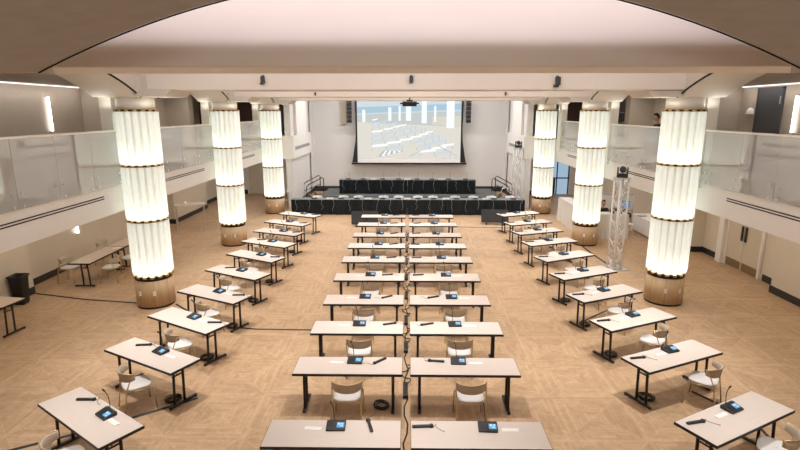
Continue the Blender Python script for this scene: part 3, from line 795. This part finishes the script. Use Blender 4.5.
# stage steps with handrails
def steps(x, y, rz, label):
    t = thing('stage_steps', label, 'steps', (x, y, 0), rz)
    MB().box(-.5, .5, -.55, -.25, 0, .15).build('tread', 'brownstep', t)
    MB().box(-.5, .5, -.25, .05, 0, .30).build('tread', 'brownstep', t)
    MB().box(-.5, .5, .05, .45, 0, .45).build('tread', 'brownstep', t)
    for sx in (-1, 1):
        r = MB(); X = sx * .52
        r.tube([(X, -.52, 0.02), (X, -.52, .86), (X, -.42, .98), (X, .36, 1.36), (X, .43, 1.30), (X, .43, .02)], .026, 8)
        r.tube([(X, -.52, .5), (X, .43, .85)], .018, 8)
        r.build('handrail', 'blackmetal', t)
    return t
M_['brownstep'] = pbr('brown_step_carpet', (.24, .17, .11), .85, noise=.15, scale=30.)
steps(-5.25, 28.8, -PI / 2 + .35, 'brown stage steps with dark tube handrails, left end of the stage')
steps(5.2, 28.6, PI / 2 - .35, 'brown stage steps with dark tube handrails, right end of the stage')
def guard(x, y, rz, label):
    t = thing('guard_rail', label, 'railing', (x, y, 0), rz, 'guard rails by the stage')
    MB().tube([(-.35, 0, 0), (-.35, 0, .8), (-.28, 0, .92), (.28, 0, 1.0), (.35, 0, .92), (.35, 0, 0)], .024, 8).build('hoop', 'steel', t)
    MB().tube([(-.35, 0, .5), (.35, 0, .5)], .016, 8).build('rail', 'steel', t)
guard(-6.45 + .0, 26.0, 0, 'low tube guard rail beside the farthest left column')
guard(5.35, 27.55, .3, 'low tube guard rail behind the far lattice tower')

# ------------------------------------------------------------------ screen, loudspeakers, projectors
YS = 31.9
t = thing('projection_screen', 'large projection screen showing a pale blue view of a hall with tables', 'screen', (.05, YS, 0))
sx0, sx1, sz0, sz1 = -3.13, 3.16, 2.12, 6.4
MB().box(sx0 - .02, sx1 + .02, 0, .02, sz0 - .32, sz1).build('fabric', 'paper', t)
for sg, x in ((-1, sx0), (1, sx1)):
    b = MB(); P = [(x, sz1)] + [(x + sg * (.20 - .10 * S(PI * q) + .14 * max(0, q - .7) / .3), sz1 + (1.86 - sz1) * q) for q in [i / 14 for i in range(15)]] + [(x, 1.86)]
    b.prism(P, 'y', -.005, .015).build('side_border', 'blackplastic', t)
MB().box(sx0 - .38, sx1 + .38, -.03, .05, 1.74, 1.84).build('bottom_bar', 'blackmetal', t)
# projected picture: flat light patches on the cloth
PICT = [emis('pic_sky', (.56, .70, .80), .95), emis('pic_upper', (.68, .76, .80), .98), emis('pic_floor', (.78, .745, .67), 1.0), emis('pic_wall', (.62, .66, .64), .95),
        emis('pic_column', (.93, .97, 1.), 1.05), emis('pic_table', (.62, .74, .82), 1.0), emis('pic_leg', (.52, .60, .63), .9), emis('pic_warm', (.72, .70, .60), 1.), emis('pic_band', (.46, .64, .76), .95)]
pm = MB()
def U(u, v): return (sx0 + (sx1 - sx0) * u, sz0 + (5.75 - sz0) * v)
def quad(P, mi, dy):
    pm.add([(U(u, v)[0], -.006 - dy, U(u, v)[1]) for u, v in P], [tuple(range(len(P)))], mi)
quad([(0, .0), (1, 0), (1, .60), (0, .60)], 2, 0); quad([(0, .60), (1, .52), (1, .78), (0, .72)], 3, .001); quad([(0, .72), (1, .78), (1, 1.2), (0, 1.2)], 1, .001)
quad([(0, .74), (1, .80), (1, .90), (0, .84)], 8, .002); quad([(0, 1.0), (1, 1.05), (1, 1.2), (0, 1.2)], 0, .002); quad([(.72, .56), (1, .52), (1, .70), (.72, .68)], 7, .002)
for u, w, v0, v1 in ((.47, .05, .62, .98), (.62, .05, .58, .96), (.86, .075, .50, 1.05), (.05, .03, .60, .8), (.30, .03, .62, .84), (.74, .02, .6, .86), (.40, .02, .62, .86)): quad([(u, v0), (u + w, v0), (u + w, v1), (u, v1)], 4, .003)
for r in range(7):
    for c in range(6):
        q = r / 6; s = .055 + .105 * q
        u = .14 + .15 * c * (.62 + .42 * q) - .13 * q + .02 * r % 2; v = .56 - .44 * q ** 1.15 - .03 * (c - 2)
        if u < .015 or u + s > .985 or v < .06 or (c == 2 and r > 4): continue
        for x in (.05, .9): quad([(u + s * x, v - .015 - .035 * q), (u + s * x + .006, v - .015 - .035 * q), (u + s * x + .006, v + .015), (u + s * x, v + .015)], 6, .004)
        quad([(u, v), (u + s, v + .015 + .01 * q), (u + s * 1.08, v + .04 + .028 * q), (u + s * .12, v + .022 + .022 * q)], 5 if (r + c) % 3 else 4, .0045)
for k in range(9): quad([(.20 + .028 * k, .03 + .01 * k), (.23 + .028 * k, .02 + .012 * k), (.27 + .02 * k, .12), (.25 + .02 * k, .125)], 4 if k % 2 else 6, .005)
quad([(.50, .03), (.70, .20), (.71, .205), (.515, .03)], 6, .005); quad([(.80, .19), (.97, .03), (.98, .03), (.81, .195)], 6, .005)
pm.build('projected_picture', PICT, t)
for sg, lb in ((-1, 'left'), (1, 'right')):
    t = thing('speaker_array', f'tall black loudspeaker column hanging {lb} of the projection screen', 'loudspeaker', (.05 + sg * 3.58, 31.75, 4.25))
    for k in range(6): MB().box(-.14, .14, -.12, .14, k * .24, k * .24 + .225).build('cabinet', 'blackplastic', t, .01)
    MB().box(-.02, .02, .05, .09, 0, 3.3).build('hanging_pole', 'blackmetal', t)
struct(MB().box(-4.1, -3.78, 32.2, 32.4, 4.2, 7.6), 'trim_panel_left', 'tanwall', 'taupe vertical panel behind the left loudspeaker column', 'trim')
t = thing('ceiling_projector', 'black video projector hanging on a pole before the screen', 'projector', (.06, 20.9, 5.13))
MB().box(-.28, .28, -.25, .25, 0, .19).build('housing', 'blackplastic', t, .02)
MB().tube([(0, .24, .09), (0, .30, .09)], .06, 16).build('lens', 'steel', t)
MB().tube([(0, 0, .18), (0, 0, 2.47)], .025, 8).build('pole', 'blackmetal', t)
MB().box(-.12, .12, -.12, .12, .19, .25).build('bracket', 'blackmetal', t)
for sx in (-1, 1): MB().box(sx * .32 - .05, sx * .32 + .05, -.1, .1, .08, .14).build('side_arm', 'blackmetal', t)
def beam_box(px, y, z, s, label, two):
    x = (px - 408) * y / 517 * 1.0; s *= .72
    t = thing('beam_speaker', label, 'loudspeaker', (x, y, z), 0, 'boxes on the beams')
    MB().box(-.06 * s, .06 * s, -.16 * s, -.03, -.24 * s, -.03 * s).build('housing', 'blackplastic', t, .008)
    MB().box(-.035 * s, .035 * s, -.05, 0, -.1 * s, .0).build('bracket', 'blackmetal', t)
    if two: MB().box(-.1 * s, .02 * s, -.13 * s, -.03, -.29 * s, -.24 * s).build('lens_hood', 'blackmetal', t)
beam_box(268, 12.45, 5.76, 1.0, 'small black box on the second cross beam, left end', True)
beam_box(411, 12.45, 5.76, 1.0, 'small black box on the second cross beam, middle', False)
beam_box(551, 12.45, 5.74, 1.2, 'small black box on the second cross beam, right end', True)
for px, lb in ((318, 'left'), (502, 'right')): beam_box(px, 18.65, 5.60, .7, f'tiny dark fitting on the third cross beam, {lb} one', False)

# ------------------------------------------------------------------ truss towers
def truss(loc, h, label, hl):
    t = thing('truss_tower', label, 'truss', loc, .25)
    w = .15
    pl = MB().box(-.34, .34, -.34, .34, 0, .015).build('base_plate', 'steel', t)
    for sx in (-1, 1):
        for sy in (-1, 1): MB().tube([(sx * w, sy * w, .015), (sx * w, sy * w, h)], .031, 8).build('chord', 'truss', t)
    k = MB(); n = int(h / .3); 
    for f_ in range(4):
        c = [(-w, -w), (w, -w), (w, w), (-w, w)]; a, b = c[f_], c[(f_ + 1) % 4]
        for i in range(n):
            z0, z1 = .06 + (h - .1) * i / n, .06 + (h - .1) * (i + 1) / n
            p, q = (a, b) if i % 2 else (b, a)
            k.tube([(p[0], p[1], z0), (q[0], q[1], z1)], .016, 6)
        for z in (.05, h - .03): k.tube([(a[0], a[1], z), (b[0], b[1], z)], .02, 6)
    k.build('lacing', 'truss', t)
    MB().box(-.22, .22, -.22, .22, h, h + .015).build('top_plate', 'truss', t)
    m = thing('moving_light', hl, 'stage light', (loc[0], loc[1], h + .016), -.4, 'stage lights on the towers')
    MB().box(-.16, .16, -.12, .12, 0, .1).build('base', 'blackplastic', m, .01)
    y = MB()
    y.box(-.16, .16, -.05, .05, .095, .125)
    for sx in (-1, 1): y.box(sx * .14 - .02, sx * .14 + .02, -.05, .05, .115, .32)
    y.build('yoke', 'blackplastic', m)
    MB().tube([(0, .10, .20), (0, .03, .23), (0, -.06, .26), (0, -.12, .28)], [.07, .10, .10, .08], 16).build('head', 'blackplastic', m)
    return t
truss((6.66, 16.1, 0), 2.92, 'silver lattice tower standing between the nearest and middle right columns', 'black stage light on top of the nearer lattice tower')
truss((5.6, 26.5, 0), 3.12, 'silver lattice tower standing at the right end of the stage', 'black stage light on top of the lattice tower by the stage')
sp = thing('balcony_speaker', 'black speaker on a pole on the right balcony', 'stage light', (7.95, 19.95, 3.06), .3)  # loudspeaker box on a pole, gives no light
MB().tube([(0, 0, 0), (0, 0, 1.5)], .02, 8).build('pole', 'blackmetal', sp)
MB().box(-.13, .13, -.12, .12, 1.5, 1.85).build('housing', 'blackplastic', sp, .02)

# floor monitors facing the stage
def floor_monitor(loc, rz, label):
    t = thing('floor_monitor', label, 'monitor', loc, rz)
    rot = Matrix.Rotation(math.radians(-42), 4, 'X')
    b = MB(); b.cbox((0, 0, .36), (1.2, .06, .66), 0, rot); p = b.build('display', 'matblack', t, .012)
    r = MB(); r.cbox((0, .05, .315), (.8, .05, .34), 0, rot); r.build('rear_housing', 'matblack', p, .01)
    for sx in (-1, 1):
        MB().tube([(sx * .38, -.20, .09), (sx * .38, -.14, .20)], .02, 8).build('leg', 'blackmetal', t)
        MB().tube([(sx * .38, .30, .09), (sx * .38, .16, .46)], .02, 8).build('leg', 'blackmetal', t)
        MB().tube([(sx * .38, -.36, .09), (sx * .38, .36, .09)], .022, 8).build('foot', 'blackmetal', t)
        for y in (-.32, .32): MB().tube([(sx * .38 - .02, y, .046), (sx * .38 + .02, y, .046)], .045, 12).build('wheel', 'rubber', t)
    return t
M_['matblack'] = pbr('matt_black_shell', (.012, .011, .011), .8, noise=.2, scale=20.)
floor_monitor((-1.88, 22.3, 0), .10, 'black wheeled floor monitor behind the left aisle tables, facing the stage')
floor_monitor((3.9, 22.75, 0), -.08, 'black wheeled floor monitor by the right block tables, facing the stage')

# ------------------------------------------------------------------ technician's corner, right side
def ivory_drape(x0, x1, y0, y1, h, label):
    t = thing('work_table', label, 'table', (0, 0, 0))
    MB().box(x0 + .03, x1 - .03, y0 + .03, y1 - .03, h - .03, h).build('tabletop', 'paper', t)
    P0 = []
    def loop(k, z):
        P = []
        n = 60
        def off(s): return k * (.035 * S(s * 9) + .022 * S(s * 21 + 1) + .012 * S(s * 37))
        for i in range(n): s = i / n; P.append((x0 + (x1 - x0) * s, y0 - off(s * (x1 - x0)), z))
        for i in range(n): s = i / n; P.append((x1 + off(s * (y1 - y0)), y0 + (y1 - y0) * s, z))
        for i in range(n): s = i / n; P.append((x1 - (x1 - x0) * s, y1 + off(s * (x1 - x0)), z))
        for i in range(n): s = i / n; P.append((x0 - off(s * (y1 - y0)), y1 - (y1 - y0) * s, z))
        return P
    MB().grid([loop(1.2, .004), loop(1.1, .25), loop(.8, .5), loop(.35, h - .06), loop(.1, h + .003)], 0, True, True).build('drape', 'drape', t)
    return t
ivory_drape(6.95, 7.5, 20.75, 23.6, 1.08, 'long counter skirted in ivory cloth, running from the middle right column towards the stage')
ivory_drape(6.95, 8.65, 19.95, 20.5, 1.0, 'counter skirted in ivory cloth behind the middle right column and lattice tower')
t = thing('equipment_case', 'dark equipment case on the ivory-skirted table behind the tower', 'case', (8.25, 20.22, 1.0035), .1)
MB().box(-.2, .2, -.15, .15, 0, .16).build('body', 'blackplastic', t, .02)
MB().tube([(-.1, 0, .155), (-.08, 0, .20), (.08, 0, .20), (.1, 0, .155)], .012, 8).build('handle', 'blackmetal', t)
t = thing('whiteboard', 'white board in a silver frame standing beyond the lattice tower', 'whiteboard', (9.0, 22.4, 0), .0)
MB().box(-.82, .82, -.02, .02, .72, 1.38).build('panel', 'board', t)
f = MB(); f.box(-.84, .84, -.03, .03, 1.38, 1.42); f.box(-.84, .84, -.03, .03, .68, .72); f.build('frame', 'steel', t)
for sx in (-1, 1): MB().tube([(sx * .84, 0, 0), (sx * .84, 0, 1.45)], .03, 8).build('post', 'steel', t); 
for sx in (-1, 1): MB().box(sx * .84 - .03, sx * .84 + .03, -.3, .3, 0, .03).build('foot', 'steel', t)
t = thing('display_monitor', 'small screen with a blue picture in front of the white board', 'monitor', (9.33, 21.95, .0))
MB().box(-.16, .16, -.03, .0, .93, 1.20).build('panel', 'blackplastic', t)
MB().box(-.148, .148, -.034, -.03, .945, 1.188).build('picture', 'bluebox', t)
MB().tube([(0, .0, .0), (0, .0, .95)], .025, 8).build('stand', 'blackmetal', t); MB().lathe([(.14, 0), (.14, .02), (.02, .03)], 20).build('foot', 'blackmetal', t)
t = thing('white_desk', 'plain white table against the right wall beyond the nearest column', 'table', (9.8, 20.6, 0), PI / 2)
MB().box(-.9, .9, -.36, .36, .71, .745).build('tabletop', 'paper', t, .006)
MB().box(-.88, .88, .315, .33, .1, .71).build('front_panel', 'paper', t)
for sx in (-1, 1):
    for y in (-.33, .33): MB().cbox((sx * .85, y, .355), (.04, .04, .71)).build('leg', 'paper', t)
t = thing('laptop', 'dark folded laptop on the white table by the right wall', 'laptop', (9.6, 20.9, .7455), .4)
MB().box(-.16, .16, -.11, .11, 0, .018).build('base', 'blackplastic', t, .004)
MB().box(-.16, .16, -.11, .11, .019, .026).build('lid', 'steel', t, .003)
t = thing('folding_chair', 'white folding chair beside the white table under the right balcony', 'chair', (8.98, 20.8, 0), -PI / 2 + .3)
MB().box(-.21, .21, -.2, .2, .44, .465).build('seat', 'paper', t, .01)
MB().box(-.21, .21, -.25, -.225, .62, .84).build('backrest', 'paper', t, .01)
for sx in (-1, 1):
    MB().tube([(sx * .2, .26, 0), (sx * .21, -.2, .6), (sx * .21, -.24, .84)], .013, 8).build('leg', 'paper', t)
    MB().tube([(sx * .185, -.26, 0), (sx * .19, .15, .44)], .013, 8).build('leg', 'paper', t)

# ------------------------------------------------------------------ people
def skin_mesh(chains, sub=1):
    """Grow one continuous surface over joint chains: [(point, radius), ...] or ('at', index, ...)."""
    V, E, R = [], [], []
    for ch in chains:
        prev = None
        for it in ch:
            if isinstance(it, int): prev = it; continue
            V.append(it[0]); R.append(it[1]); i = len(V) - 1
            if prev is not None: E.append((prev, i))
            prev = i
    me = bpy.data.meshes.new('tmp'); me.from_pydata(V, E, [])
    o = bpy.data.objects.new('tmp', me); COL.objects.link(o)
    md = o.modifiers.new('s', 'SKIN'); 
    for i, r in enumerate(R): me.skin_vertices[0].data[i].radius = r if isinstance(r, tuple) else (r, r)
    me.skin_vertices[0].data[0].use_root = True
    ss = o.modifiers.new('u', 'SUBSURF'); ss.levels = sub; ss.render_levels = sub
    dg = bpy.context.evaluated_depsgraph_get(); ev = o.evaluated_get(dg)
    m2 = bpy.data.meshes.new_from_object(ev)
    vs = [tuple(v.co) for v in m2.vertices]; fs = [tuple(p.vertices) for p in m2.polygons]
    bpy.data.objects.remove(o); bpy.data.meshes.remove(me); bpy.data.meshes.remove(m2)
    return vs, fs
def person(loc, rz, label, seated, tilt):
    t = thing('person', label, 'person', loc, rz)
    hz = .50 if seated else .95                   # hips
    lean = .12
    sh = (0, lean, hz + .48)
    knee = [(sx * .13, .42, hz + .02) if seated else (sx * .10, .03, .50) for sx in (-1, 1)]
    foot = [(sx * .13, .42, .07) if seated else (sx * .11, -.02, .07) for sx in (-1, 1)]
    hand_z = hz + .27 if seated else hz + .43
    elbow = [(sx * .27, lean + .06, hz + .20) for sx in (-1, 1)]
    wrist = [(sx * .16, lean + .30, hand_z) for sx in (-1, 1)]
    body = [[((0, 0, hz), (.15, .11)), ((0, .03, hz + .16), (.13, .10)), ((0, .08, hz + .34), (.155, .105)), ((0, lean, hz + .47), (.12, .09)), ((0, lean + .02, hz + .555), .052), ((0, lean + .04, hz + .64), .06)]]
    ix = 6
    fingers = []
    for s, sx in enumerate((-1, 1)):
        body.append([3, ((sx * .17, lean, hz + .45), .062), (elbow[s], .042), (wrist[s], .027), ((wrist[s][0], wrist[s][1] + .06, wrist[s][2]), (.036, .016))]); w_i = ix + 3; ix += 4
        for k in range(4):
            x = wrist[s][0] + (k - 1.5) * .019; L = (.07, .08, .075, .06)[k]
            body.append([w_i, ((x, wrist[s][1] + .10, wrist[s][2]), .0095), ((x, wrist[s][1] + .10 + L * .5, wrist[s][2] - .008), .009), ((x, wrist[s][1] + .10 + L * .9, wrist[s][2] - .03), .0075)]); ix += 3
        body.append([w_i, ((wrist[s][0] - sx * .04, wrist[s][1] + .05, wrist[s][2] - .006), .011), ((wrist[s][0] - sx * .055, wrist[s][1] + .09, wrist[s][2] - .012), .009)]); ix += 2
        body.append([0, ((sx * .10, 0, hz - .03), .10), (knee[s], .06), ((foot[s][0], foot[s][1], foot[s][2] + .02), .042), ((foot[s][0], foot[s][1] + .13, .045), (.045, .03))]); ix += 4
    vs, fs = skin_mesh(body)
    b = MB().add(vs, fs, 0, True)
    hc = Vector((0, lean + .07, hz + .74))
    Rm = Matrix.Translation(hc) @ Matrix.Rotation(tilt, 4, 'X')
    hd = MB()
    rows = []
    for i in range(13):
        th = PI * i / 12; z = .125 * Cc(th); w = S(th)
        row = []
        for j in range(20):
            q = 2 * PI * j / 20; fx, fy = Cc(q), S(q)
            jaw = 1. - .28 * max(0, -z / .125) ** 1.2
            y = .098 * w * fy * (1 if fy < 0 else (.95 + .05 * (z < 0)))
            row.append((.076 * w * fx * jaw, y * (1 if fy < 0 else jaw ** .4), z))
        rows.append(row)
    hd.grid(rows, 0, True, True)
    hd.add([(-.011, .088, .022), (.011, .088, .022), (-.017, .09, -.028), (.017, .09, -.028), (0, .122, -.024), (0, .094, .026)], [(0, 2, 4), (1, 4, 3), (2, 3, 4), (0, 4, 5), (1, 5, 4)], 0, True)
    for sx in (-1, 1):
        hd.ball((sx * .077, -.005, .0), (.012, .022, .034), 10, 6); hd.ball((sx * .03, .083, .022), (.014, .01, .008), 8, 6, 1)
    hd.ball((0, .083, -.058), (.024, .012, .008), 10, 6, 2)
    b.add(hd.v, hd.f, 0, True, Rm)
    b.m[-len(hd.m):] = hd.m
    b.build('body', ['skin', 'eye', 'lips'], t)
    hr = MB(); rows = []
    for i in range(9):
        th = PI * .60 * i / 8; z = .138 * Cc(th) + .006; w = S(th)
        rows.append([(.086 * w * Cc(2 * PI * j / 24), -.012 + (.106 if S(2 * PI * j / 24) < 0 else .098) * w * S(2 * PI * j / 24) * (1 if S(2 * PI * j / 24) < 0 or th < .95 else .25), z + (.03 * max(0, S(2 * PI * j / 24)) if th > .95 else 0)) for j in range(24)])
    k = MB().grid(rows, 0, True, True); h2 = MB().add(k.v, k.f, 0, True, Rm); h2.build('hair', 'hair', t)
    # clothes: a second skin a little larger
    cl = [[((0, 0, hz - .02), (.165, .125)), ((0, .03, hz + .16), (.148, .118)), ((0, .08, hz + .34), (.205, .155)), ((0, lean - .005, hz + .47), (.175, .135)), ((0, lean + .005, hz + .535), (.095, .088))]]
    i2 = 5
    for s, sx in enumerate((-1, 1)):
        cl.append([3, ((sx * .175, lean, hz + .455), .098), (elbow[s], .068), ((wrist[s][0] + sx * .01, wrist[s][1] - .03, wrist[s][2]), .046)]); i2 += 3
        cl.append([0, ((sx * .10, 0, hz - .03), .112), (knee[s], .074), ((foot[s][0], foot[s][1], .13), .058)]); i2 += 3
    vs, fs = skin_mesh(cl); MB().add(vs, fs, 0, True).build('clothing', 'darkcloth', t)
    for s in range(2):
        sh_ = MB().ball((foot[s][0], foot[s][1] + .06, .045), (.052, .135, .045), 14, 8); sh_.build('shoe', 'blackplastic', t)
    return t
M_['lips'] = pbr('lips', (.42, .15, .12), .5)
person((8.02, 16.75, 3.06), PI / 2 - .1, 'person with dark hair standing on the right balcony, looking down into the hall', False, -.35)
person((8.08, 21.35, .0), PI + .1, 'person in dark clothes sitting behind the ivory-skirted table by the tower', True, -.2)
st = thing('stool', 'black stool under the person at the ivory-skirted table', 'stool', (8.08, 21.35, 0))
MB().lathe([(.0, .28), (.17, .28), (.18, .30), (.17, .33), (0, .33)], 24).build('seat', 'blackplastic', st)
for k in range(4):
    a = PI / 4 + k * PI / 2; MB().tube([(.1 * Cc(a), .1 * S(a), .285), (.17 * Cc(a), .17 * S(a), 0)], .013, 8).build('leg', 'blackmetal', st)

# ------------------------------------------------------------------ light
def area(name, loc, sx, sy, W, c, rot=(0, 0, 0)):
    l = bpy.data.lights.new(name, 'AREA'); l.shape = 'RECTANGLE'; l.size = sx; l.size_y = sy; l.energy = W; l.color = c
    o = bpy.data.objects.new(name, l); COL.objects.link(o); o.location = loc; o.rotation_euler = rot; return o
WARM = (1., .965, .92)
def spot(name, loc, W, c, ang=62., blend=1., r=.06):
    l = bpy.data.lights.new(name, 'SPOT'); l.energy = W; l.color = c; l.spot_size = math.radians(ang); l.spot_blend = blend; l.shadow_soft_size = r
    o = bpy.data.objects.new(name, l); COL.objects.link(o); o.location = loc; return o
DOWN = 1080.
for y in (3.4, 8.4, 10.7, 14.8, 17.2, 21.2, 23.4):
    for x in (-4.4, 0, 4.4): area('ceiling_fill', (x, y, 6.9), .6, .6, 9., WARM)  # unseen soft fill added to raise the ambient light
for y in (1.6, 4.1, 8.2, 11.0, 14.4, 17.3, 20.7, 23.6):
    for x in (-4.5, 0, 4.5): spot('downlight', (x, y, 6.9), DOWN, WARM)
for side in ('left', 'right'):
    for cy in CY[side]:
        for dx, dy in ((.62, -.35), (-.62, -.35), (.62, .35), (-.62, .35)): area('capital_fill', (CX[side] + dx, cy + dy, 5.0), .25, .25, 1.3, (1., .98, .90), (PI, 0, 0))  # unseen fill added to brighten brackets and piers around each capital
for y, wt in ((1.0, 60.), (7.3, 190.), (13.7, 190.), (19.9, 150.)): area('beam_fill', (0, y, 6.75), 11., .25, wt, (1., .95, .94), (PI / 2 - .28, 0, 0))  # unseen fill added to brighten the beam faces and the arch
area('cove_lamp', (0, 6.35, 7.5), 8., .5, 72., (1., .94, .99))
area('stage_wash', (0, 28.6, 7.2), 9., 1., 560., (1., .985, .975))
for sg in (-1, 1):
    area('balcony_glow', (sg * 10.45, 13.2, 5.70), .12, 8., 36., (1., .93, .90)); area('balcony_glow', (sg * 9.2, 20.6, 5.70), 1.2, 5., 55., (1., .93, .88))
    area('under_balcony_fill', (sg * 9.0, 14., 2.48), 1.4, 16., 95., (1., .88, .74))  # unseen fill added to lift the side aisles and lower walls
    area('under_balcony_fill', (sg * 9.0, 26.5, 2.48), 1.2, 7., 45., (1., .95, .92))
w = bpy.data.worlds.new('world'); SC.world = w; w.use_nodes = True
w.node_tree.nodes['Background'].inputs[0].default_value = (1, .95, .9, 1); w.node_tree.nodes['Background'].inputs[1].default_value = .05

# ------------------------------------------------------------------ camera
F = 517.
cam = bpy.data.cameras.new('camera'); co = bpy.data.objects.new('camera', cam); COL.objects.link(co)
cam.sensor_fit = 'HORIZONTAL'; cam.sensor_width = 36.; cam.lens = 36. * F / 800.; cam.clip_end = 200
th = math.atan(114 / F); yaw = math.atan(8 / F * Cc(th))
co.location = (0, 0, HC); co.rotation_euler = (PI / 2 - th, 0, yaw)
SC.camera = co
SC.view_settings.view_transform = 'Standard'; SC.view_settings.look = 'None'; SC.view_settings.gamma = 1.; SC.view_settings.use_curve_mapping = False
SC.view_settings.exposure = 0.
SC.cycles.use_denoising = True
SC.cycles.max_bounces = 8; SC.cycles.diffuse_bounces = 4; SC.cycles.transparent_max_bounces = 16
SC.cycles.sample_clamp_indirect = 4.
